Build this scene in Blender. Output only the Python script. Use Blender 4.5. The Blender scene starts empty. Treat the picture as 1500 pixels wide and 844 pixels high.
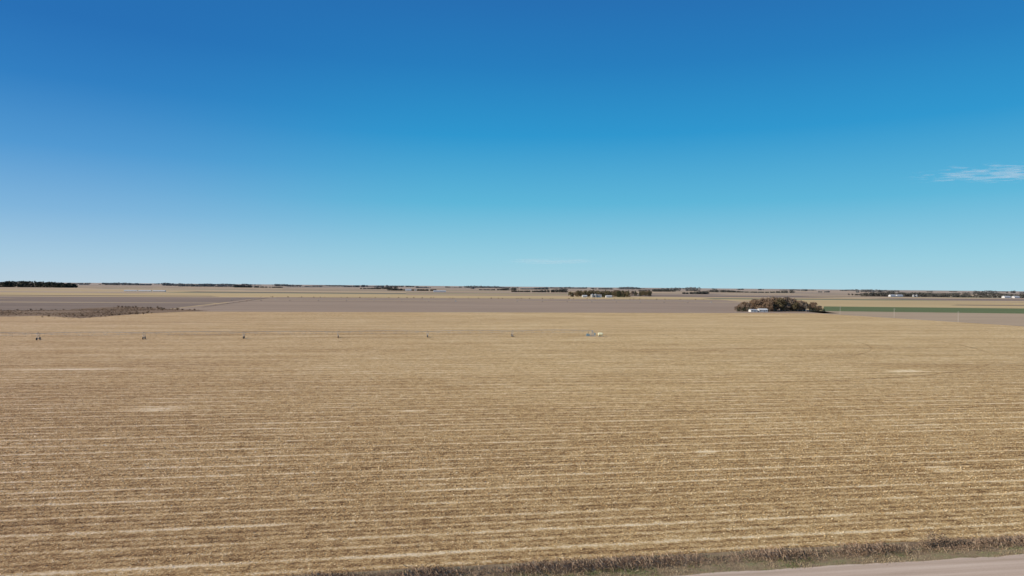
import bpy, math, numpy as np
from mathutils import Matrix, Vector
rng=np.random.default_rng(7)
S=bpy.context.scene
COL=S.collection
SL=0.155; PHI=math.atan(SL); CP,SP=math.cos(PHI),math.sin(PHI)
def st2xy(s,t): return (s*CP-t*SP, s*SP+t*CP)
def lin(c):
    return tuple((v/255/12.92 if v/255<=0.04045 else ((v/255+0.055)/1.055)**2.4) for v in c)
# ---------------- helpers
def npmesh(name,verts,k):
    """verts (N*k,3): N separate k-gons"""
    n=len(verts); me=bpy.data.meshes.new(name)
    me.vertices.add(n); me.vertices.foreach_set('co',np.asarray(verts,dtype=np.float32).ravel())
    me.loops.add(n); me.loops.foreach_set('vertex_index',np.arange(n,dtype=np.int32))
    me.polygons.add(n//k)
    me.polygons.foreach_set('loop_start',np.arange(0,n,k,dtype=np.int32))
    me.polygons.foreach_set('loop_total',np.full(n//k,k,dtype=np.int32))
    me.update(calc_edges=True); return me
def quads(c,su,sv,r,tilt=None):
    n=len(c)
    if tilt is None:
        a=r.normal(size=(n,3)); b=r.normal(size=(n,3))
        a/=np.linalg.norm(a,axis=1)[:,None]+1e-9
    else:
        nn=np.stack([r.normal(size=n)*tilt,r.normal(size=n)*tilt,np.ones(n)],1)
        a=np.cross(nn,r.normal(size=(n,3))); a/=np.linalg.norm(a,axis=1)[:,None]+1e-9
        b=np.cross(nn,a)
    b=b-a*(a*b).sum(1)[:,None]; b/=np.linalg.norm(b,axis=1)[:,None]+1e-9
    a=a*su[:,None]; b=b*sv[:,None]
    return np.stack([c-a-b,c+a-b,c+a*0.7+b,c-a*0.8+b],1).reshape(-1,3)
class MB:
    def __init__(s): s.v=[];s.f=[]
    def tube(s,p0,p1,r0,r1=None,n=8,caps=True):
        r1=r0 if r1 is None else r1
        p0=Vector(p0);p1=Vector(p1);d=(p1-p0).normalized()
        u=d.orthogonal().normalized();w=d.cross(u);b=len(s.v)
        for p,r in((p0,r0),(p1,r1)):
            for i in range(n):
                a=2*math.pi*i/n; s.v.append(tuple(p+u*(r*math.cos(a))+w*(r*math.sin(a))))
        for i in range(n):
            j=(i+1)%n; s.f.append((b+i,b+j,b+n+j,b+n+i))
        if caps: s.f.append(tuple(b+i for i in reversed(range(n)))); s.f.append(tuple(b+n+i for i in range(n)))
    def box(s,c,sz,rot=0):
        b=len(s.v);cr,sr=math.cos(rot),math.sin(rot)
        for z in(-.5,.5):
            for x,y in((-.5,-.5),(.5,-.5),(.5,.5),(-.5,.5)):
                X=x*sz[0];Y=y*sz[1]; s.v.append((c[0]+X*cr-Y*sr,c[1]+X*sr+Y*cr,c[2]+z*sz[2]))
        for f in((3,2,1,0),(4,5,6,7),(0,1,5,4),(1,2,6,5),(2,3,7,6),(3,0,4,7)): s.f.append(tuple(b+i for i in f))
    def poly(s,vs,fs):
        b=len(s.v); s.v+=list(vs); s.f+=[tuple(b+i for i in f) for f in fs]
    def mesh(s,name,mat=None):
        me=bpy.data.meshes.new(name); me.from_pydata(s.v,[],s.f); me.update()
        if mat: me.materials.append(mat)
        return me
def obj(name,me,parent=None,loc=(0,0,0),**kw):
    o=bpy.data.objects.new(name,me); COL.objects.link(o); o.location=loc
    if parent: o.parent=parent
    for k,v in kw.items(): o[k]=v
    return o
def part(name,me,parent,loc=(0,0,0),**kw):
    return obj(name,me,parent,loc,**kw)
# ---------------- node helper
class NG:
    def __init__(s,tree): s.t=tree;s.t.nodes.clear()
    def n(s,typ,ins={},**p):
        nd=s.t.nodes.new(typ)
        for k,v in p.items(): setattr(nd,k,v)
        for k,v in ins.items():
            if isinstance(v,bpy.types.NodeSocket): s.t.links.new(v,nd.inputs[k])
            else: nd.inputs[k].default_value=v
        return nd
    def m(s,op,a,b=0.0,c=0.0,clamp=False):
        nd=s.n('ShaderNodeMath',{0:a,1:b,2:c},operation=op); nd.use_clamp=clamp; return nd.outputs[0]
    def vm(s,op,a,b=(0,0,0)):
        nd=s.n('ShaderNodeVectorMath',{0:a,1:b},operation=op); return nd.outputs[0]
    def noise(s,vec,scale=1.0,detail=3,rough=.55):
        return s.n('ShaderNodeTexNoise',{'Vector':vec,'Scale':scale,'Detail':detail,'Roughness':rough}).outputs['Fac']
    def ramp(s,fac,stops,interp='LINEAR'):
        nd=s.n('ShaderNodeValToRGB',{'Fac':fac}); cr=nd.color_ramp; cr.interpolation=interp
        while len(cr.elements)<len(stops): cr.elements.new(0.5)
        for e,(p,c) in zip(cr.elements,stops): e.position=p; e.color=(*c,1)
        return nd.outputs['Color']
    def mix(s,f,a,b,mode='MIX'):
        nd=s.n('ShaderNodeMix',data_type='RGBA',blend_type=mode)
        for i,v in((0,f),(6,a),(7,b)):
            if isinstance(v,bpy.types.NodeSocket): s.t.links.new(v,nd.inputs[i])
            else: nd.inputs[i].default_value=(*v,1) if (i>0 and len(v)==3) else v
        return nd.outputs[2]
    def mr(s,v,a,b,c=0.0,d=1.0):
        return s.n('ShaderNodeMapRange',{'Value':v,'From Min':a,'From Max':b,'To Min':c,'To Max':d}).outputs[0]
def newmat(name):
    m=bpy.data.materials.new(name); m.use_nodes=True; return m,NG(m.node_tree)
def finish(g,col,rough=.9,bump=None,metal=0.0,spec=0.1,bs=0.5,bd=0.1):
    b=g.n('ShaderNodeBsdfPrincipled',{'Roughness':rough,'Metallic':metal,'Specular IOR Level':spec})
    if isinstance(col,bpy.types.NodeSocket): g.t.links.new(col,b.inputs['Base Color'])
    else: b.inputs['Base Color'].default_value=(*col,1)
    if bump is not None:
        bn=g.n('ShaderNodeBump',{'Height':bump,'Strength':bs,'Distance':bd}); g.t.links.new(bn.outputs[0],b.inputs['Normal'])
    o=g.n('ShaderNodeOutputMaterial'); g.t.links.new(b.outputs[0],o.inputs[0])
def simple(name,c,var=.15,scale=1.0,rough=.7,metal=0.0,spec=.3):
    m,g=newmat(name); p=g.n('ShaderNodeNewGeometry').outputs['Position']
    f=g.noise(p,scale,4)
    col=g.ramp(f,[(.3,tuple(v*(1-var) for v in c)),(.7,tuple(min(1,v*(1+var)) for v in c))])
    finish(g,col,rough,None,metal,spec); return m
def leafmat(name,stops,patch=None):
    m,g=newmat(name); ge=g.n('ShaderNodeNewGeometry')
    col=g.ramp(ge.outputs['Random Per Island'],stops)
    if patch:
        f=g.noise(ge.outputs['Position'],patch[0],2); f=g.ramp(f,[(patch[1],(0,0,0)),(patch[1]+.08,(1,1,1))])
        col=g.mix(f,col,g.ramp(ge.outputs['Random Per Island'],patch[2]))
    finish(g,col,.9,spec=.05); return m

# ---------------- world
EL=math.radians(30); AZ=math.radians(-105)
w=bpy.data.worlds.new("World"); S.world=w; w.use_nodes=True
g=NG(w.node_tree)
sky=g.n('ShaderNodeTexSky',sky_type='NISHITA'); sky.sun_disc=False; sky.sun_elevation=EL; sky.sun_rotation=AZ
sky.altitude=500; sky.dust_density=.6; sky.ozone_density=2.0
tc=g.n('ShaderNodeTexCoord').outputs['Generated']
sx=g.n('ShaderNodeSeparateXYZ',{0:tc})
z=sx.outputs['Z']
rc=[(0,(172,212,226)),(.04,(150,206,225)),(.12,(92,182,217)),(.215,(42,151,207)),(.306,(34,126,191)),(.39,(34,110,179)),(.7,(24,84,148)),(1,(22,70,128))]
rl=[(0,(184,208,224)),(.03,(166,203,226)),(.09,(126,180,220)),(.165,(78,152,210)),(.243,(44,126,194)),(.31,(34,111,182)),(.7,(25,88,152)),(1,(22,70,128))]
A=g.ramp(z,[(p,lin(c)) for p,c in rc]); B=g.ramp(z,[(p,lin(c)) for p,c in rl])
hl=g.m('SQRT',g.m('ADD',g.m('MULTIPLY',sx.outputs['X'],sx.outputs['X']),g.m('MULTIPLY',sx.outputs['Y'],sx.outputs['Y'])))
xx=g.m('DIVIDE',sx.outputs['X'],g.m('ADD',hl,.001))
f=g.n('ShaderNodeMapRange',{'Value':xx,'From Min':-.6,'From Max':-.05,'To Min':1.0,'To Max':0.0},interpolation_type='SMOOTHSTEP').outputs[0]
C=g.mix(f,A,B)
C10=g.n('ShaderNodeVectorMath',{0:C,'Scale':10.0},operation='SCALE').outputs[0]
F=g.mix(.96,sky.outputs[0],C10)
bg=g.n('ShaderNodeBackground',{'Color':F,'Strength':.1})
o=g.n('ShaderNodeOutputWorld'); g.t.links.new(bg.outputs[0],o.inputs[0])
sun=bpy.data.lights.new("sun",'SUN'); sun.energy=4.8; sun.angle=math.radians(.5); sun.color=(1,.91,.77)
so=bpy.data.objects.new("sun",sun); COL.objects.link(so)
sd=Vector((math.sin(AZ)*math.cos(EL),math.cos(AZ)*math.cos(EL),math.sin(EL)))
so.rotation_euler=sd.to_track_quat('Z','Y').to_euler(); so.location=(0,0,80)
S.view_settings.view_transform='Standard'; S.view_settings.look='None'; S.view_settings.exposure=0

# ---------------- camera
cd=bpy.data.cameras.new("camera"); cd.lens=24; cd.sensor_width=36; cd.clip_start=1; cd.clip_end=200000
cam=bpy.data.objects.new("camera",cd); COL.objects.link(cam); S.camera=cam
cam.matrix_world=Matrix.Translation((0,0,31))@Matrix.Rotation(math.radians(90-.143),4,'X')@Matrix.Rotation(.009,4,'Z')

# ---------------- ground materials
def rowframe(g):
    p=g.n('ShaderNodeNewGeometry').outputs['Position']
    r=g.n('ShaderNodeMapping',{'Vector':p,'Rotation':(0,0,-PHI)}).outputs[0]
    return p,r
def stretched(g,r,sx,sy,off=0): 
    return g.n('ShaderNodeMapping',{'Vector':r,'Scale':(sx,sy,1),'Location':(off,off*1.7,off*.3)}).outputs[0]
PATCH=[(-87,167,11,4),(37,129,2.8,2.0),(75,118,4,2.4),(-155,243,34,2.6),(-25,168,6,1.6),(150,260,12,4)]
def stubble_color(g,residue=False):
    p,r=rowframe(g)
    sp=g.n('ShaderNodeSeparateXYZ',{0:r}); X=sp.outputs['X'];Y=sp.outputs['Y']
    far=g.mr(Y,130.0,420.0)
    fine=g.noise(stretched(g,r,2.2,2.8),1.0,5,.85)
    nA=g.noise(stretched(g,r,.50,.65,19),1.0,5,.9)
    n1=g.noise(stretched(g,r,.12,.7,11),1.0,4,.65)
    n2=g.noise(stretched(g,r,.022,.40,31),1.0,3,.6)
    n2b=g.noise(stretched(g,r,.006,.10,57),1.0,4,.65)
    n3=g.noise(stretched(g,r,.008,.018,71),1.0,4,.6)
    nk=g.noise(stretched(g,r,.05,.12,91),1.0,3,.6)
    wob=g.noise(stretched(g,r,.02,.02,5),1.0,2)
    ph=g.m('ADD',g.m('MULTIPLY',wob,2.0),g.m('MULTIPLY',n1,1.7))
    def ridge(per,pw):
        q=g.m('SINE',g.m('ADD',g.m('MULTIPLY',Y,2*math.pi/per),ph)); q=g.m('MULTIPLY',g.m('ADD',q,1.0),.5); return g.m('POWER',q,pw)
    r1=ridge(6.1,6.0); r2=ridge(3.05,4.0); rw=g.m('SINE',g.m('ADD',g.m('MULTIPLY',Y,2*math.pi/1.52),g.m('MULTIPLY',fine,1.5)))
    def c(v,a): return g.m('MULTIPLY',g.m('SUBTRACT',v,.5),a)
    f=g.m('ADD',.44,c(fine,2.2 if not residue else .6))
    strk=g.m('ADD',g.m('MULTIPLY',r1,.21),g.m('MULTIPLY',r2,.19)); strk=g.m('MULTIPLY',strk,g.mr(nk,.36,.64,.45,1.2))
    far2b=g.m('ADD',.12,g.m('MULTIPLY',far,.6))
    for t in (c(nA,1.7),c(n1,.30),c(n2,.22),g.m('MULTIPLY',g.m('SUBTRACT',n2b,.5),far2b),c(n3,.22),strk,g.m('MULTIPLY',rw,.09),g.m('MULTIPLY',far,.05)): f=g.m('ADD',f,t)
    if residue:
        ri=g.n('ShaderNodeNewGeometry').outputs['Random Per Island']
        f=g.m('ADD',f,g.m('ADD',c(ri,.75),.05))
    for cx,cy,rx,ry in PATCH:
        d=g.vm('SUBTRACT',r,(cx*CP+cy*SP,-cx*SP+cy*CP,0)); d=g.vm('MULTIPLY',d,(1/rx,1/ry,0))
        L=g.n('ShaderNodeVectorMath',{0:d},operation='LENGTH').outputs['Value']
        e=g.m('SUBTRACT',1.0,L,clamp=True); f=g.m('ADD',f,g.m('MULTIPLY',g.m('MULTIPLY',e,n1),1.1))
    # pivot wheel tracks: rings about the pivot point
    d=g.vm('MULTIPLY',g.vm('SUBTRACT',p,(51,430,0)),(1,1,0))
    L=g.n('ShaderNodeVectorMath',{0:d},operation='LENGTH').outputs['Value']
    q=g.m('DIVIDE',L,51.8); fr=g.m('ABSOLUTE',g.m('SUBTRACT',g.m('FRACT',g.m('ADD',q,.5)),.5))
    ring=g.m('LESS_THAN',fr,.012); ring=g.m('MULTIPLY',ring,g.m('LESS_THAN',q,7.4))
    msk=g.mr(g.noise(stretched(g,r,.012,.012,3),1.0,3),.42,.60)
    msk=g.m('MULTIPLY',msk,g.mr(X,-40.0,120.0,.12,1.0))
    msk=g.m('ADD',g.m('MULTIPLY',msk,.22),.02)
    ring=g.m('MULTIPLY',ring,msk); f=g.m('SUBTRACT',f,ring)
    col=g.ramp(f,[(.0,(.115,.065,.034)),(.28,(.34,.21,.102)),(.5,(.565,.385,.185)),(.72,(.735,.555,.31)),(1.0,(.93,.80,.59))])
    gx=g.n('ShaderNodeMapRange',{'Value':g.m('DIVIDE',X,g.m('ADD',g.m('ABSOLUTE',Y),60.0)),'From Min':-.65,'From Max':.35},interpolation_type='SMOOTHSTEP').outputs[0]
    gx2=g.m('ADD',g.m('MULTIPLY',gx,.8),g.m('MULTIPLY',n3,.3))
    col=g.mix(1.0,col,g.mix(gx2,(.91,.82,.82),(1.04,1.0,.88)),'MULTIPLY')
    return col,fine,f
m_field,g=newmat("corn_stubble_ground"); col,fine,f=stubble_color(g); finish(g,col,.95,fine,bs=.9,bd=.2)
m_res,g=newmat("corn_residue"); col,fine,f=stubble_color(g,True); finish(g,col,.85,spec=.1)

m_ground,g=newmat("farmland_ground")
p,r=rowframe(g)
att=g.n('ShaderNodeAttribute',attribute_name='fieldcol_haze').outputs['Color']
n=g.noise(stretched(g,r,.004,.02),1.0,4); n2=g.noise(stretched(g,r,.0006,.002,9),1.0,3)
k=g.m('ADD',g.m('ADD',.45,g.m('MULTIPLY',n,.6)),g.m('MULTIPLY',n2,.5))
col=g.vm('MULTIPLY',att,g.n('ShaderNodeCombineXYZ',{0:k,1:k,2:k}).outputs[0]); finish(g,col,.95)
def fieldmat(name,c,var=.2,c2=None):
    m,g=newmat(name); p,r=rowframe(g)
    n=g.noise(stretched(g,r,.003,.035),1.0,5,.65); nb=g.noise(stretched(g,r,.12,.3,5),1.0,4,.7); nc=g.noise(stretched(g,r,.002,.006,5),1.0,3)
    f=g.m('ADD',g.m('ADD',g.m('MULTIPLY',n,.5),g.m('MULTIPLY',nb,.2)),g.m('MULTIPLY',nc,.3))
    hi=c2 or tuple(v*(1+var) for v in c)
    col=g.ramp(f,[(.38,tuple(v*(1-var) for v in c)),(.5,c),(.62,hi)]); finish(g,col,.95); return m
# patchwork ground sheet
NS,NT=110,120; s=np.arange(NS+1)*800.0-44000
t=np.concatenate([np.arange(-1200,1600,400.0),np.arange(1600,7200,200.0),np.arange(7200,22400,400.0), 22400+np.arange(0,61)*800.0])
NT=len(t)-1
vs=[(*st2xy(a,b),0.0) for b in t for a in s]
fs=[(j*(NS+1)+i,j*(NS+1)+i+1,(j+1)*(NS+1)+i+1,(j+1)*(NS+1)+i) for j in range(NT) for i in range(NS)]
me=bpy.data.meshes.new("ground"); me.from_pydata(vs,[],fs); me.materials.append(m_ground)
pal=np.array([(.54,.385,.20),(.60,.44,.22),(.40,.285,.20),(.30,.22,.16),(.46,.33,.22),(.19,.14,.105),(.48,.35,.23),(.20,.20,.11)])
pw=np.array([.17,.18,.16,.14,.13,.12,.10,.03]);pw/=pw.sum()
at=me.attributes.new('fieldcol_haze','FLOAT_COLOR','FACE'); cols=np.ones((NT*NS,4),np.float32)
ch=rng.choice(len(pal),NT*NS,p=pw)
for j in range(NT):
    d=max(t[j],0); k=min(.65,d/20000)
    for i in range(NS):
        c=pal[ch[j*NS+i]]; cols[j*NS+i,:3]=c*(1-k)+np.array((.41,.345,.31))*k  # aerial haze painted into the field colours, stronger with distance
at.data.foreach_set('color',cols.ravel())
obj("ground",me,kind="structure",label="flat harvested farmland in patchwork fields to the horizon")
def sheet(name,pts,z,mat,label):
    me=bpy.data.meshes.new(name); me.from_pydata([(x,y,z) for x,y in pts],[],[tuple(range(len(pts)))]); me.materials.append(mat)
    return obj(name,me,kind="structure",label=label)
FE=76.0
sheet("field",[(-900,FE+SL*-900),(-900,650),(-430,733),(-395,742),(0,806),(290,853),(396,868),(396,850),(450,624),(530,FE+SL*530)],.06,m_field,"harvested corn field with straw coloured residue in rows")
m_grey=fieldmat("bean_stubble_ground",(.375,.275,.195),.16); m_dgrey=fieldmat("tilled_soil_ground",(.27,.20,.15),.2)
m_yel=fieldmat("golden_stubble_ground",(.56,.41,.21),.16); m_green=fieldmat("winter_wheat_ground",(.15,.18,.075),.15)
m_pink=fieldmat("bare_loam_ground",(.45,.335,.22),.14); m_tan=fieldmat("tan_stubble_ground",(.50,.37,.22),.14)
m_dk=fieldmat("dark_fallow_ground",(.24,.175,.125),.2)
sheet("field",[(-395,744),(0,808),(290,855),(420,876),(560,1790),(-560,1613)],.03,m_grey,"grey brown harvested bean field")
sheet("field",[(-398,744),(-900,652),(-1700,540),(-1700,1290),(-563,1545)],.03,m_dgrey,"dark tilled soil field")
sheet("field",[(-565,1613),(560,1795),(600,2300),(-3400,1700),(-2600,1090),(-1720,1290)],.03,m_yel,"golden corn stubble field")
sheet("field",[(440,965),(1100,880),(1450,1160),(560,1225)],.03,m_green,"green winter wheat field")
sheet("field",[(567,1240),(1600,1200),(2600,1750),(640,1790)],.03,m_yel,"golden corn stubble field")
sheet("field",[(398,868),(400,925),(438,960),(1100,875),(2200,600),(535,160),(452,624)],.03,m_pink,"bare pinkish loam field")
sheet("field",[(-520,1330),(-120,1385),(500,1480),(506,1515),(-120,1412),(-528,1350)],.05,m_tan,"narrow strip of tan stubble")
sheet("field",[(-900,1010),(-470,1080),(-476,1105),(-980,1030)],.05,m_tan,"narrow strip of tan stubble")
sheet("field",[(-1400,1240),(-980,1190),(-900,1250),(-1300,1310)],.05,m_tan,"narrow strip of tan stubble")
sheet("field",[(-1500,1430),(-700,1640),(-760,1720),(-1700,1500)],.05,m_dk,"narrow strip of dark fallow soil")
sheet("field",[(-560,1625),(555,1803),(560,1835),(-570,1650)],.05,m_dk,"narrow strip of dark fallow soil")
sheet("field",[(900,1400),(2000,1430),(2200,1520),(960,1470)],.05,m_dk,"narrow strip of dark fallow soil")
m_drt=simple("dirt_track_ground",(.44,.33,.24),.15,.3)
sheet("path",[(390,868),(396,868),(450,624),(530,160),(524,160),(444,624)],.075,m_drt,"narrow dirt track at the field edge")
# --- near road and verge
m_verge,g=newmat("verge_soil"); p,r=rowframe(g)
f=g.m('ADD',g.m('MULTIPLY',g.noise(stretched(g,r,.3,.8),1,4),.6),g.m('MULTIPLY',g.noise(p,3.0,5,.7),.4))
finish(g,g.ramp(f,[(.35,(.18,.125,.075)),(.5,(.31,.225,.135)),(.62,(.25,.23,.115)),(.75,(.50,.40,.26))]),.95,f,bs=.6,bd=.15)
def band(name,t0,t1,z0,z1,mat,label,jit=.0,seed=1,n=600,s0=-200,s1=300,mid=None):
    r=np.random.default_rng(seed); B=MB(); ss=np.linspace(s0,s1,n)
    j0=np.convolve(r.normal(size=n+4),np.ones(5)/2,'valid')*jit; j1=np.convolve(r.normal(size=n+4),np.ones(5)/2,'valid')*jit
    V=[];F=[]
    rowsn=[(t0,z0)]+(mid or [])+[(t1,z1)]
    for k,(tt,zz) in enumerate(rowsn):
        for i,a in enumerate(ss):
            q=tt+(j0[i] if k==0 else j1[i] if k==len(rowsn)-1 else 0); x,y=st2xy(a,q); V.append((x,y,zz))
    for k in range(len(rowsn)-1):
        for i in range(n-1): F.append((k*n+i,k*n+i+1,(k+1)*n+i+1,(k+1)*n+i))
    B.poly(V,F); return obj(name,B.mesh(name,mat),kind="structure",label=label)
T_F=FE*CP; T_R=70.7*CP
band("verge",T_R-1,T_F+.1,.02,.08,m_verge,"grassy roadside verge of dry weeds",.05,3)
m_road,g=newmat("gravel_road"); p,r=rowframe(g)
sy=g.n('ShaderNodeSeparateXYZ',{0:r}).outputs['Y']
tr=g.m('SINE',g.m('MULTIPLY',sy,2*math.pi/2.1))
f=g.m('ADD',g.m('ADD',g.m('MULTIPLY',g.noise(stretched(g,r,.05,1.2),1,4),.5),g.m('MULTIPLY',g.noise(p,8.0,5,.8),.4)),g.m('MULTIPLY',tr,.05))
finish(g,g.ramp(f,[(.25,(.43,.32,.225)),(.45,(.58,.44,.33)),(.65,(.70,.56,.43))]),.95,f,bs=.4,bd=.05)
band("road",T_R-9,T_R+.05,.03,.03,m_road,"pale gravel road",.10,5,mid=[(T_R-8,.16),(T_R-4.5,.22),(T_R-.9,.16)])

# ---------------- residue (near part of the field)
N=460000
M_=2300000
y=rng.uniform(68,300,M_)
wgt=np.clip((300-y)/190,0,1)**1.5*(y/300)   # thins out smoothly with distance
keep=rng.uniform(size=M_)<wgt
y=y[keep]; x=y*rng.uniform(-.86,.86,len(y))
tt=-x*SP+y*CP; ss=x*CP+y*SP
dens=.6+.2*np.sin(tt*2*np.pi/1.52+.3*np.sin(ss*.5))+.1*np.sin(tt*2*np.pi/6.1+1.0*np.sin(ss*.03))
keep=(tt>T_F+.05)&(rng.uniform(size=len(y))<dens)
x=x[keep];y=y[keep];tt=tt[keep]
if len(x)>N:
    q=rng.permutation(len(x))[:N]; x=x[q];y=y[q]
n=len(x); k=np.clip(y/100,.8,1.15)
sc=rng.uniform(.05,.125,n)*k
c=np.stack([x,y,.085+rng.uniform(0,.13,n)*k],1)
V=quads(c,sc,sc*rng.uniform(.25,.6,n),rng,tilt=.36); V[:,2]=np.maximum(V[:,2],.064)
me=npmesh("corn_residue",V,4); me.materials.append(m_res)
obj("corn_residue",me,kind="stuff",label="scattered straw coloured corn stalks and husks")

# ---------------- verge grass
def blades(name,n,smin,smax,t0,t1,h0,h1,mat,label,seed,wid=.035,pw=1.0,clump=.35):
    r=np.random.default_rng(seed); nc=n//14
    cs=r.uniform(smin,smax,nc); ct=t0+(t1-t0)*r.uniform(size=nc)**pw
    hm=.35+.75*np.clip(.5+.5*np.sin(cs*.35+np.sin(cs*.13)*2)+r.normal(size=nc)*.4,0,1.4)
    idx=r.integers(0,nc,n); a=cs[idx]+r.normal(size=n)*clump; b=ct[idx]+r.normal(size=n)*clump*.7
    h=r.uniform(h0,h1,n)*hm[idx]; ang=r.uniform(0,2*np.pi,n); lean=r.uniform(.5,1.8,n)*h
    X=a*CP-b*SP;Y=a*SP+b*CP; d=np.stack([np.cos(ang),np.sin(ang)],1); pr=np.stack([-d[:,1],d[:,0]],1)*wid*r.uniform(.6,1.5,n)[:,None]
    P=np.zeros((n,4,3)); base=np.stack([X,Y],1)
    P[:,0,:2]=base-pr;P[:,1,:2]=base+pr;P[:,2,:2]=base+pr*.6+d*lean[:,None];P[:,3,:2]=base-pr*.2+d*lean[:,None]*.9
    P[:,:2,2]=.0;P[:,2,2]=h;P[:,3,2]=h*1.02
    me=npmesh(name,P.reshape(-1,3),4); me.materials.append(mat); return obj(name,me,kind="stuff",label=label)
m_weed=leafmat("dry_weed",[(0,(.23,.15,.10)),(.5,(.37,.255,.17)),(.85,(.48,.35,.24)),(1,(.58,.45,.31))])
m_gr=leafmat("short_grass",[(0,(.28,.21,.12)),(.5,(.44,.34,.205)),(1,(.60,.48,.31))],(.30,.46,[(0,(.14,.17,.06)),(.6,(.23,.25,.10)),(1,(.36,.35,.17))]))
blades("tall_dry_weeds",80000,-60,160,T_F-2.8,T_F-.9,.14,.50,m_weed,"tall brown dry weeds lining the verge",11,.018,clump=.75)
blades("verge_grass",110000,-60,160,T_R-.1,T_F-.6,.05,.20,m_gr,"short mixed green and straw verge grass",12,.022,clump=.6)

# ---------------- trees
def tree_proto(kind,seed,h,mat_c,mat_t,name,label):
    r=np.random.default_rng(seed); root=(name,label)
    B=MB(); tr=h*.022
    if kind=='dec':
        B.tube((0,0,0),(.1,0,h*.3),tr*1.4,tr,8); B.tube((.1,0,h*.3),(0,.2,h*.72),tr,tr*.35,7)
        lob=[]
        for i in range(14):
            a=i*2.4+r.uniform(-.4,.4); zz=h*r.uniform(.18,.84); rr=h*.29*(1.15-abs(zz/h-.45)*1.2)
            p=(math.cos(a)*rr,math.sin(a)*rr,zz); B.tube((.05,0,min(zz*.8,h*r.uniform(.2,.5))),p,tr*.6,tr*.15,5); lob.append((p,h*r.uniform(.12,.19)))
        lob.append(((0,0,h*.85),h*.14)); lob.append(((0,0,h*.55),h*.2)); cs=[]
        for p,R in lob:
            m_=120; d=r.normal(size=(m_,3)); d/=np.linalg.norm(d,axis=1)[:,None]
            cs.append(np.array(p)+d*R*r.uniform(.35,1.12,m_)[:,None]*np.array([1.1,1.1,.85]))
        c=np.concatenate(cs); c[:,2]=np.maximum(c[:,2],.4); sz=h*r.uniform(.014,.032,len(c)); V=quads(c,sz,sz*.8,r)
    else:
        B.tube((0,0,0),(0,0,h*.9),tr*1.2,tr*.2,7); m_=900
        u=r.uniform(0,1,m_)**1.35; zz=h*(.05+.93*u); a=r.uniform(0,2*np.pi,m_)
        R=h*.28*(1-u)**.8*(1+.25*np.sin(a*3+zz))*r.uniform(.55,1.08,m_)+.1
        c=np.stack([np.cos(a)*R,np.sin(a)*R,zz],1); sz=h*r.uniform(.012,.028,m_); V=quads(c,sz,sz*.8,r)
    me=npmesh("crown",V,4); me.materials.append(mat_c)
    return root,B.mesh("trunk",mat_t),me
m_bark=simple("bark",(.15,.115,.085),.25,2)
m_br=leafmat("brown_foliage",[(0,(.16,.105,.068)),(.6,(.27,.185,.125)),(1,(.37,.26,.175))])
m_ol=leafmat("olive_foliage",[(0,(.10,.08,.045)),(.6,(.17,.138,.08)),(1,(.25,.205,.12))])
m_cd=leafmat("cedar_foliage",[(0,(.035,.042,.024)),(.6,(.06,.07,.04)),(1,(.095,.105,.06))])
m_gy=leafmat("bare_twigs",[(0,(.18,.135,.10)),(.6,(.30,.23,.175)),(1,(.40,.31,.24))])
P=[tree_proto('dec',1,15,m_br,m_bark,'cottonwood_tree',"broad brown autumn tree in a farm grove"),
   tree_proto('dec',2,14,m_ol,m_bark,'elm_tree',"olive leaved tree in a farm grove"),
   tree_proto('dec',3,15,m_gy,m_bark,'ash_tree',"nearly bare greyish tree in a farm grove"),
   tree_proto('con',4,11,m_cd,m_bark,'cedar_tree',"dark green conical cedar tree in a windbreak"),
   tree_proto('dec',5,12,m_br,m_bark,'elm_tree',"broad brown autumn tree in a farm grove")]
def put_tree(i,x,y,sc,rot,group):
    root,tm,cm=P[i]
    e=bpy.data.objects.new(root[0],None); COL.objects.link(e); e.location=(x,y,0); e.rotation_euler=(0,0,rot); e.scale=(sc,)*3
    e["category"]="tree"; e["label"]=root[1]; e["group"]=group
    part("trunk",tm,e); part("crown",cm,e)
r=np.random.default_rng(21)
# grove by the corner of the field
for i in range(64):
    u=((i*0.618)%1); x=311+u*119+r.normal()*3; y=923+.155*(x-355)+r.uniform(-6,60)
    kd=r.choice([0,1,2,4,3],p=[.36,.14,.34,.14,.02])
    arch=math.sin(math.pi*min(1,u*.94+.04))
    sc=(.42+.84*arch**1.0)*r.uniform(.74,1.14)*(1.08 if kd==3 else 1)*(1.12 if kd==4 else 1)
    put_tree(int(kd),x,y,sc,r.uniform(0,6),"trees of the farm grove")
for i in range(14): # cedar edge
    x=301+i*3.0+(84 if i>5 else 0); put_tree(3,x,914+.155*(x-355)+r.uniform(-2,2)+(4 if i<6 else 0),r.uniform(.40,.66),r.uniform(0,6),"cedars at the grove edge")
# second grove
for i in range(110):
    if i<62: y=r.uniform(2060,2320); x=y*.088+((i*.618)%1)*172+r.normal()*5
    elif i<96: y=r.uniform(2500,3100); x=y*r.uniform(.10,.172)
    else: y=r.uniform(2350,2500); x=y*r.uniform(.176,.207)
    kd=r.choice([0,1,2,3],p=[.08,.50,.12,.30]); put_tree(int(kd),x,y,r.uniform(1.05,1.5)*(1.3 if kd==3 else 1),r.uniform(0,6),"trees around the distant farmstead")
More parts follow.
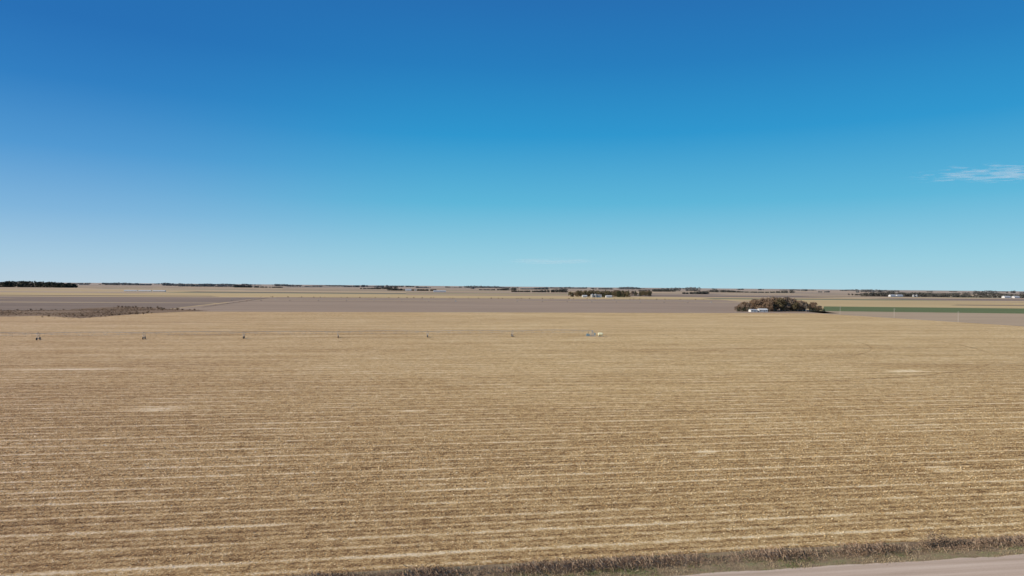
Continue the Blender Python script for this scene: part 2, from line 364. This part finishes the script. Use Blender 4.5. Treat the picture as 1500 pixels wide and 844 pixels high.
# distant woods: masses
def wood(x0,y0,x1,y1,depth,h,mat,label,seed,gap=.0,dn=1.0):
    r=np.random.default_rng(seed); L=math.hypot(x1-x0,y1-y0)
    nt=max(4,int(L/(h*.24)*dn)); u=r.uniform(0,1,nt); env=.62+.38*np.sin(u*L/h*.22+seed*1.3)
    hh=h*r.uniform(.75,1.0,nt)*np.clip(env,.35,1); ok=(np.sin(u*L/h*.12+seed)>-1+gap*2); u=u[ok];hh=hh[ok]
    if len(u)==0: return
    n=min(nt*60,9000)
    k=r.integers(0,len(u),n); dd=r.normal(size=(n,3)); dd/=np.linalg.norm(dd,axis=1)[:,None]
    rad=hh[k]*.45; q=r.uniform(-.5,.5,len(u))*depth
    cx=x0+(x1-x0)*u[k]; cy=y0+(y1-y0)*u[k]+q[k]
    c=np.stack([cx+dd[:,0]*rad,cy+dd[:,1]*rad,hh[k]*.5+dd[:,2]*hh[k]*.47],1)
    sz=h*r.uniform(.05,.10,n); V=quads(c,sz,sz*.8,r); V[:,2]=np.maximum(V[:,2],0)
    me=npmesh("distant_wood",V,4); me.materials.append(mat); obj("distant_wood",me,kind="stuff",label=label)
m_far=leafmat("distant_foliage",[(0,(.085,.083,.074)),(.6,(.12,.115,.10)),(1,(.165,.155,.135))])
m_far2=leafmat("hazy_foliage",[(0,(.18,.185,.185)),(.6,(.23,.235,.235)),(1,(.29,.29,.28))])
m_wb=leafmat("windbreak_foliage",[(0,(.04,.045,.034)),(.6,(.062,.067,.048)),(1,(.095,.09,.065))])
wood(-3250,3900,-2530,3950,70,38,m_wb,"dense dark windbreak of evergreens",4,dn=1.6)
W=[(-3500,7200,-3280,7220,60,24),(-2380,5850,-1990,5900,50,26),(-726,3990,-437,4030,50,26),(0,3700,300,3740,50,24),(860,3440,990,3450,40,20),
   (1620,3160,1850,3150,40,21),(1840,3120,2080,3000,50,22),(2070,2990,2500,2880,60,23),(-250,5200,40,5220,60,20),(1000,5400,1300,5450,60,19),(1500,5200,2100,5100,60,20),(2600,4700,3600,4600,80,22),
   (1780,3600,2800,3550,60,20),(-1180,5300,-900,5340,50,22)]
for i,a in enumerate(W): wood(*a,m_far,"dark row of trees along distant fields",10+i,gap=.0,dn=1.4)
r=np.random.default_rng(15)
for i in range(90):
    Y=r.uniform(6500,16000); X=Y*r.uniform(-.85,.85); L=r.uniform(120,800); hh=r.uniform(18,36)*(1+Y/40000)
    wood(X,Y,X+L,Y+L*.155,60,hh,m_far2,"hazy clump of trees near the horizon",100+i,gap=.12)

# brushy waterway and fence line
m_brush=fieldmat("dry_waterway_grass",(.26,.175,.11),.2)
WP=[(-500,880),(-455,855),(-398,812),(-345,772),(-372,700),(-372,590),(-431,625),(-446,605),(-800,600),(-800,690),(-551,735),(-497,765),(-515,830)]
sheet("waterway",WP,.09,m_brush,"brown grassy drainage waterway")
def inpoly(x,y,P_):
    ins=np.zeros(len(x),bool); j=len(P_)-1
    for i in range(len(P_)):
        xi,yi=P_[i];xj,yj=P_[j]
        ins^=((yi>y)!=(yj>y))&(x<(xj-xi)*(y-yi)/(yj-yi+1e-9)+xi); j=i
    return ins
r=np.random.default_rng(8)
m_shr=leafmat("dry_shrub_twigs",[(0,(.17,.11,.067)),(.6,(.25,.165,.102)),(1,(.33,.23,.145))])
X=r.uniform(-810,-335,70000)+r.normal(size=70000)*4;Y=r.uniform(535,885,70000); q=inpoly(X+r.normal(size=70000)*6,Y+r.normal(size=70000)*8,WP)&(np.sin(X*.06+Y*.02)+np.sin(X*.013-Y*.055)+r.normal(size=70000)*.8>-.2); X=X[q];Y=Y[q]; n=len(X)
c=np.stack([X,Y,r.uniform(.1,.35,n)],1); sz=r.uniform(.25,.6,n); V=quads(c,sz,sz*.6,r,tilt=.35); V[:,2]=np.maximum(V[:,2],.1)
me=npmesh("waterway_grass",V,4); me.materials.append(m_shr); obj("waterway_grass",me,kind="stuff",label="rough brown dead grass in the drainage waterway")
m_shb=leafmat("roadside_shrub_twigs",[(0,(.18,.12,.08)),(.6,(.30,.21,.14)),(1,(.43,.32,.22))])
def shrub_mesh(seed,h,w,mat):
    r=np.random.default_rng(seed); B=MB(); n=520; pts=[]
    for i in range(9):
        a=r.uniform(0,6.3); q=(math.cos(a)*w*.35,math.sin(a)*w*.35,h*r.uniform(.6,1)); pts.append(q)
    k=r.integers(0,9,n); p=np.array(pts)[k]; u=r.uniform(.15,1.05,n)[:,None]; c=p*u+r.normal(size=(n,3))*np.array([w*.12,w*.12,h*.09]); c[:,2]=np.abs(c[:,2])
    sz=h*r.uniform(.03,.06,n); Q=quads(c,sz,sz*.6,r); me=npmesh("foliage",Q,4); me.materials.append(mat)
    for q in pts: B.tube((0,0,0),q,h*.02,h*.006,5)
    return me,B.mesh("stem",m_bark)
SH=[shrub_mesh(i,2.6,3.6,m_shr) for i in range(4)]; SHR=[shrub_mesh(i+9,2.2,3.6,m_shb) for i in range(3)]
def put_shrub(x,y,sc,rot,label,group,pool=None):
    pool=pool or SH; a,b=pool[int(r.integers(0,len(pool)))]; e=bpy.data.objects.new("dry_shrub",None); COL.objects.link(e); e.location=(x,y,0); e.scale=(sc,)*3; e.rotation_euler=(0,0,rot)
    e["category"]="shrub"; e["label"]=label; e["group"]=group; part("foliage",a,e); part("stem",b,e)
def along(pts,n,jx,smin,smax,label,group):
    pts=np.array(pts,float); seg=np.linalg.norm(np.diff(pts,axis=0),axis=1); cum=np.concatenate([[0],np.cumsum(seg)])
    for i in range(n):
        d=(i+r.uniform())/n*cum[-1]; k=min(len(seg)-1,int(np.searchsorted(cum,d)-1)); k=max(k,0); f=(d-cum[k])/seg[k]; p=pts[k]*(1-f)+pts[k+1]*f
        put_shrub(p[0]+r.normal()*jx,p[1]+r.normal()*jx,r.uniform(smin,smax),r.uniform(0,6),label,group)
along([(-375,720),(-378,680),(-380,625),(-410,615)],34,8,.3,.75,"brown leafless shrub in the drainage waterway","shrubs of the waterway")
along([(-370,780),(-440,835),(-500,870)],30,6,.45,1.0,"brown leafless shrub in the drainage waterway","shrubs of the waterway")
along([(-800,690),(-551,735),(-497,765)],34,6,.35,.85,"brown leafless shrub in the drainage waterway","shrubs of the waterway")
m_line=fieldmat("fence_row_grass",(.20,.15,.105),.15)
sheet("waterway",[(-402,890),(-406,890),(-558,1550),(-550,1550)],.06,m_line,"dark grassy fence row between fields")
along([(-404,900),(-550,1540)],26,2,.25,.5,"brown shrub along a field boundary","shrubs of the field boundary")
along([(-600,1609),(500,1780)],60,6,.4,1.1,"brown shrub along a field boundary","shrubs of the field boundary")
# roadside weeds clumps
for s_,sc in ((62.3,.5),(63.6,.7),(65.2,.55),(67.2,.38),(58,.27),(73,.32),(49,.24)):
    x,y=st2xy(s_,T_F-1.4); put_shrub(x,y,sc,s_,"tangled dry brown weed bush on the verge","weed bushes of the verge",SHR)

# ---------------- pivot irrigation machine
m_gal=simple("galvanized_steel",(.42,.415,.40),.12,1.5,.5,.2)
m_tyre=simple("tyre_rubber",(.03,.03,.03),.2,4,.9)
m_conc=simple("concrete",(.42,.40,.37),.15,2,.9)
m_blue=simple("blue_grey_box",(.22,.36,.46),.1,2,.5)
SPN=51.8
def pivot(loc,ang,nsp,label,group):
    """local +x runs along the pipe"""
    e=bpy.data.objects.new("pivot_irrigation_machine",None); COL.objects.link(e); e.location=loc; e.rotation_euler=(0,0,ang)
    e["category"]="irrigation machine"; e["label"]=label; e["group"]=group
    H=3.5
    if 'pp' not in PM:
        B=MB(); 
        for a in(-1,1):
            for b in(-1,1): B.tube((a*1.5,b*1.5,.15),(a*.25,b*.25,H-.1),.09,.07,6)
        for z_,q in((1.2,1.15),(2.5,.68)):
            for a,b in(((-q,-q),(q,-q)),((q,-q),(q,q)),((q,q),(-q,q)),((-q,q),(-q,-q))): B.tube((*a,z_),(*b,z_),.05,n=5)
        B.tube((0,0,.1),(0,0,H),.16,n=10); B.tube((0,0,H-.15),(.6,0,H),.14,n=8); B.tube((0,0,H-.1),(0,0,H+.35),.22,.12,8); PM['pp']=B.mesh("pivot_frame",m_gal)
        B=MB(); B.box((0,0,.09),(4.2,4.2,.18)); PM['pad']=B.mesh("concrete_pad",m_conc)
        B=MB(); B.box((-1.1,1.3,1.5),(.8,.4,1.2)); B.tube((-1.1,1.3,0.15),(-1.1,1.3,1.0),.05,n=6); PM['cp']=B.mesh("control_panel",m_blue)
        B=MB(); B.tube((0,-1.9,.75),(0,1.9,.75),.1,n=8); B.box((0,0,.85),(.3,.8,.35))
        for b in(-1,1):
            for a in(-.65,.65): B.tube((0,b*1.8,.78),(a,b*.12,H-.1),.07,n=6)
            B.tube((0,b*1.9,.55),(0,b*1.9,.95),.18,n=8)
        for a in(-.65,.65): B.tube((a,-.12,H-.1),(a,.12,H-.1),.06,n=6)
        B.tube((-.35,-.95,2.1),(-.35,.95,2.1),.04,n=5); B.tube((.35,-.95,2.1),(.35,.95,2.1),.04,n=5); B.box((0,.25,H+.3),(.35,.35,.45))
        PM['leg']=B.mesh("tower_frame",m_gal)
        B=MB(); B.tube((-.17,0,0),(.17,0,0),.66,n=20)
        for i in range(20):
            a=2*math.pi*i/20; B.box((0,math.cos(a)*.67,math.sin(a)*.67),(.3,.07,.07))
        PM['tyre']=B.mesh("tyre",m_tyre)
        B=MB(); B.tube((-.2,0,0),(.2,0,0),.33,n=14); PM['rim']=B.mesh("rim",m_gal)
        B=MB(); M_=14; pts=[(SPN*i/M_,0,H+.55*math.sin(math.pi*i/M_)) for i in range(M_+1)]
        for a,b in zip(pts,pts[1:]): B.tube(a,b,.09,n=7,caps=False)
        PM['pipe']=B.mesh("water_pipe",m_gal)
        B=MB()
        st=[(SPN*i/8,H-1.15*math.sin(math.pi*i/8)**.6 if 0<i<8 else H) for i in range(9)]
        for q in(-1,1):
            L=[(x_,q*.75*(0 if i in(0,8) else 1),z_) for i,(x_,z_) in enumerate(st)]
            for a,b in zip(L,L[1:]): B.tube(a,b,.025,n=4,caps=False)
            for i in range(1,8):
                x_,z_=st[i]; zt=H+.55*math.sin(math.pi*i/8); B.tube((x_-1.2,0,zt-.05),L[i],.03,n=4); B.tube((x_+1.2,0,zt-.05),L[i],.03,n=4)
        for i in range(1,8): B.tube((st[i][0],-.75,st[i][1]),(st[i][0],.75,st[i][1]),.03,n=4)
        PM['truss']=B.mesh("truss",m_gal)
        B=MB()
        for i in range(1,17):
            x_=SPN*i/17; B.tube((x_,.15,H+.3),(x_,.15,2.0),.02,n=4); B.tube((x_,.15,1.85),(x_,.15,2.05),.06,.04,5)
        PM['drop']=B.mesh("sprinkler_drops",m_tyre)
    part("pivot_frame",PM['pp'],e); part("concrete_pad",PM['pad'],e); part("control_panel",PM['cp'],e)
    for k in range(nsp):
        sp=part("span",PM['pipe'],e,(k*SPN,0,0)); part("truss",PM['truss'],sp); part("sprinkler_drops",PM['drop'],sp)
        tw=part("tower",PM['leg'],e,((k+1)*SPN,0,0))
        for b in(-1,1): part("tyre",PM['tyre'],tw,(0,b*1.9,.66)); part("rim",PM['rim'],tw,(0,b*1.9,.66))
    return e
PM={}
ANG=math.pi+math.atan2(.21,.978)
pivot((51,430,.06),ANG,8,"galvanised centre pivot sprinkler on wheeled towers in stubble","centre pivot sprinklers")
pivot((-110,1330,.03),math.pi+PHI,8,"galvanised centre pivot sprinkler in a bean field","centre pivot sprinklers")
pivot((420,1440,.03),math.pi+PHI,8,"galvanised centre pivot sprinkler in a bean field","centre pivot sprinklers")
# tank & power unit beside the pivot point
m_tank=simple("cream_plastic",(.80,.76,.50),.05,1,.5); m_eng=simple("engine_blue_grey",(.20,.31,.36),.2,2,.6)
e=obj("chemical_tank",None,None,(55.6,427.5,.06)); e["category"]="tank"; e["label"]="pale cream liquid tank on a steel skid beside the pivot"
B=MB(); B.tube((-1.2,0,1.45),(1.2,0,1.45),1.0,n=24)
B.tube((1.2,0,1.45),(1.45,0,1.45),1.0,.6,24);B.tube((-1.45,0,1.45),(-1.2,0,1.45),.6,1.0,24); B.tube((0,0,2.4),(0,0,2.62),.3,n=14); part("tank_shell",B.mesh("tank_shell",m_tank),e)
B=MB()
for a in(-1,1): B.box((a*.9,0,.3),(.25,1.9,.5))
for b in(-.8,.8): B.box((0,b,.1),(3.2,.15,.16))
part("skid",B.mesh("skid",m_gal),e)
e=obj("diesel_power_unit",None,None,(47.8,428,.06)); e["category"]="engine"; e["label"]="blue grey diesel engine unit with generator beside the pivot"
B=MB(); B.box((0,0,.95),(1.9,.9,1.1)); B.box((-.2,0,1.6),(1.1,.6,.25)); part("engine_housing",B.mesh("engine_housing",m_eng),e)
B=MB(); B.tube((.4,.2,1.7),(.4,.2,2.5),.07,n=8); B.tube((.4,.2,2.5),(.55,.2,2.65),.07,n=8); part("exhaust_pipe",B.mesh("exhaust_pipe",m_tyre),e)
B=MB(); B.box((0,0,.2),(2.6,1.1,.3)); B.box((1.15,0,.9),(.12,.95,1.0)); part("frame",B.mesh("frame",m_gal),e)
# ---------------- poles
m_wood=simple("weathered_pole_wood",(.50,.44,.37),.15,2,.9); m_ins=simple("insulator_ceramic",(.6,.6,.62),.05,1,.3)
B=MB(); B.tube((0,0,0),(0,0,10.5),.19,.13,8); polem=B.mesh("pole",m_wood)
B=MB(); B.box((0,-.16,9.7),(2.4,.1,.12)); B.tube((-.6,-.16,9.65),(0,-.13,9.0),.03,n=5); B.tube((.6,-.16,9.65),(0,-.13,9.0),.03,n=5); armm=B.mesh("crossarm",m_wood)
B=MB(); B.tube((0,0,0),(0,0,.22),.06,.04,8); insm=B.mesh("insulator",m_ins)
for x,y in((401,930),(405,842),(419,748),(433,662),(446,576),(459,490)):
    e=obj("utility_pole",None,None,(x,y,0)); e.rotation_euler=(0,0,.1); e["category"]="utility pole"; e["label"]="weathered wooden utility pole with crossarm along the track"; e["group"]="poles along the track"
    part("pole",polem,e); part("crossarm",armm,e)
    for a in(-1.1,0.0,1.1): part("insulator",insm,e,(a,-.16,9.76 if a else 10.45))
# ---------------- buildings
m_wh=simple("white_siding",(.66,.65,.62),.05,.5,.6); m_rf=simple("light_metal_roof",(.50,.51,.52),.08,.3,.5); m_rd=simple("grey_shingle_roof",(.22,.21,.21),.15,1,.8)
m_gl=simple("window_glass",(.05,.06,.08),.1,1,.1); m_dr=simple("door_paint",(.35,.36,.38),.1,1,.5)
def building(name,x,y,w_,d,h,rh,rot,wm,rm,label,cat="building",nw=4,group=None):
    e=obj(name,None,None,(x,y,0)); e.rotation_euler=(0,0,rot); e["category"]=cat; e["label"]=label
    if group: e["group"]=group
    B=MB(); B.box((0,0,h/2),(w_,d,h))
    B.poly([(-w_/2,-d/2,h),(-w_/2,d/2,h),(-w_/2,0,h+rh),(w_/2,-d/2,h),(w_/2,d/2,h),(w_/2,0,h+rh)],[(0,2,1),(3,4,5)]); part("wall",B.mesh("wall",wm),e)
    B=MB(); o_=.4
    for q in(-1,1):
        zz=h-o_*rh/(d/2)
        B.poly([(-w_/2-o_,q*(d/2+o_),zz+.03),(w_/2+o_,q*(d/2+o_),zz+.03),(w_/2+o_,0,h+rh+.03),(-w_/2-o_,0,h+rh+.03),(-w_/2-o_,q*(d/2+o_),zz+.2),(w_/2+o_,q*(d/2+o_),zz+.2),(w_/2+o_,0,h+rh+.2),(-w_/2-o_,0,h+rh+.2)],[(0,1,2,3),(4,5,6,7),(0,1,5,4),(0,3,7,4),(1,2,6,5)])
    part("roof",B.mesh("roof",rm),e)
    B=MB(); B.box((w_*.1,-d/2-.03,1.15),(1.4 if cat=="house" else 3.6,.08,2.3 if cat=="house" else 3.0)) if h>3.1 or cat=="house" else B.box((w_*.1,-d/2-.03,1.15),(1.4,.08,2.3)); part("door",B.mesh("door",m_dr),e)
    B=MB(); B.box((0,0,0),(1.2,.06,1.1)); wm_=B.mesh("window",m_gl)
    for i in range(nw):
        xx=-w_/2+w_*(i+.5)/nw
        if abs(xx-w_*.1)<2.6: continue
        part("window",wm_,e,(xx,-d/2-.03,1.7))
    return e
building("machine_shed",319,903,9,7,2.5,1.0,.12,m_wh,m_rf,"low white machine shed in front of the grove","shed",3)
building("farmhouse",332,905,12,7,2.8,1.6,.12,m_wh,m_wh,"white farmhouse with pale roof beside the grove","house",3)
building("farmhouse",262,2050,14,9,6,3,.1,m_wh,m_rd,"two storey white farmhouse among trees","house",4)
building("machine_shed",290,2045,18,10,4,2.5,.1,m_wh,m_rf,"white machine shed among trees","shed",4)
building("machine_shed",218,2050,14,10,4,2.5,.1,m_wh,m_rf,"white machine shed among trees","shed",4)
for i in range(3): building("livestock_barn",-1385+i*48,2480+i*7.4,42,14,2.8,2.2,PHI,m_wh,m_wh,"long low white livestock barn in open fields","barn",8,"long livestock barns")
building("machine_shed",-600,3950,36,16,7,4,.1,m_wh,m_rf,"white machine shed beside distant trees","shed",4)
building("machine_shed",-350,3300,60,16,5,3,.15,m_wh,m_rf,"white machine shed in open fields","shed",4)
for i,(x,y,w_) in enumerate([(1715,3080,26),(1752,3090,30),(2100,2900,30),(2140,2900,26)]):
    building("machine_shed",x,y,w_,16,5.5,3.5,.15,m_wh,m_rf,"white farm shed with pale roof by tree rows","shed",4,"distant farm sheds")
building("machine_shed",-900,1190,8,6,2.6,1.2,.2,m_wh,m_rf,"small white shed at a field edge","shed",3)
def bin_(x,y,rr,h):
    e=obj("grain_bin",None,None,(x,y,0)); e["category"]="grain bin"; e["label"]="round galvanised grain bin with conical roof"; e["group"]="grain bins"
    B=MB(); B.tube((0,0,0),(0,0,h),rr,n=24)
    for i in range(6): B.tube((0,0,h*(i+.4)/6),(0,0,h*(i+.45)/6),rr+.04,n=24,caps=False)
    part("bin_wall",B.mesh("bin_wall",m_gal),e)
    B=MB(); B.tube((0,0,h),(0,0,h+rr*.55),rr+.15,.4,24); B.tube((0,0,h+rr*.55),(0,0,h+rr*.55+.4),.45,.4,12); part("bin_roof",B.mesh("bin_roof",m_gal),e)
for x,y in((240,2040),(250,2042),(1800,3060),(1815,3062),(-560,3960)): bin_(x,y,5,8)
# ---------------- clouds
def cloud(cx,cy,zc,w_,d,sxx,syy,amt,seed,label,thr=.58):
    m,g=newmat("wispy_cloud"); tc=g.n('ShaderNodeTexCoord').outputs['Object']
    nn=g.noise(g.n('ShaderNodeMapping',{'Vector':tc,'Scale':(sxx,syy,1),'Location':(seed,seed,0),'Rotation':(0,0,.35)}).outputs[0],1.0,8,.65)
    q=g.vm('MULTIPLY',tc,(2/w_,2/d,0)); L=g.n('ShaderNodeVectorMath',{0:q},operation='LENGTH').outputs['Value']
    e_=g.m('SUBTRACT',1.0,L,clamp=True); a=g.m('MULTIPLY',g.m('MULTIPLY',g.m('SUBTRACT',g.m('ADD',nn,g.m('MULTIPLY',e_,.25)),thr),3.0,clamp=True),amt)
    a=g.m('MULTIPLY',a,g.m('MULTIPLY',e_,3.0,clamp=True))
    tl=g.n('ShaderNodeBsdfTranslucent',{'Color':(.7,.7,.7,1)}); df=g.n('ShaderNodeBsdfDiffuse',{'Color':(.6,.6,.6,1)})
    ad=g.n('ShaderNodeAddShader',{0:tl.outputs[0],1:df.outputs[0]}); tp=g.n('ShaderNodeBsdfTransparent')
    mx=g.n('ShaderNodeMixShader',{0:a,1:tp.outputs[0],2:ad.outputs[0]}); o=g.n('ShaderNodeOutputMaterial'); g.t.links.new(mx.outputs[0],o.inputs[0])
    B=MB(); B.poly([(-w_/2,-d/2,0),(w_/2,-d/2,0),(w_/2,d/2,0),(-w_/2,d/2,0)],[(0,1,2,3)])
    o=obj("cloud",B.mesh("cloud",m),None,(cx,cy,zc)); o["kind"]="structure"; o["label"]=label
cloud(10350,14500,2510,4400,3300,.0018,.0034,.55,3,"thin white wispy cloud in a blue sky")
cloud(2000,34500,1300,5600,9500,.0009,.0006,.22,8,"faint thin cloud low over the horizon",.5)
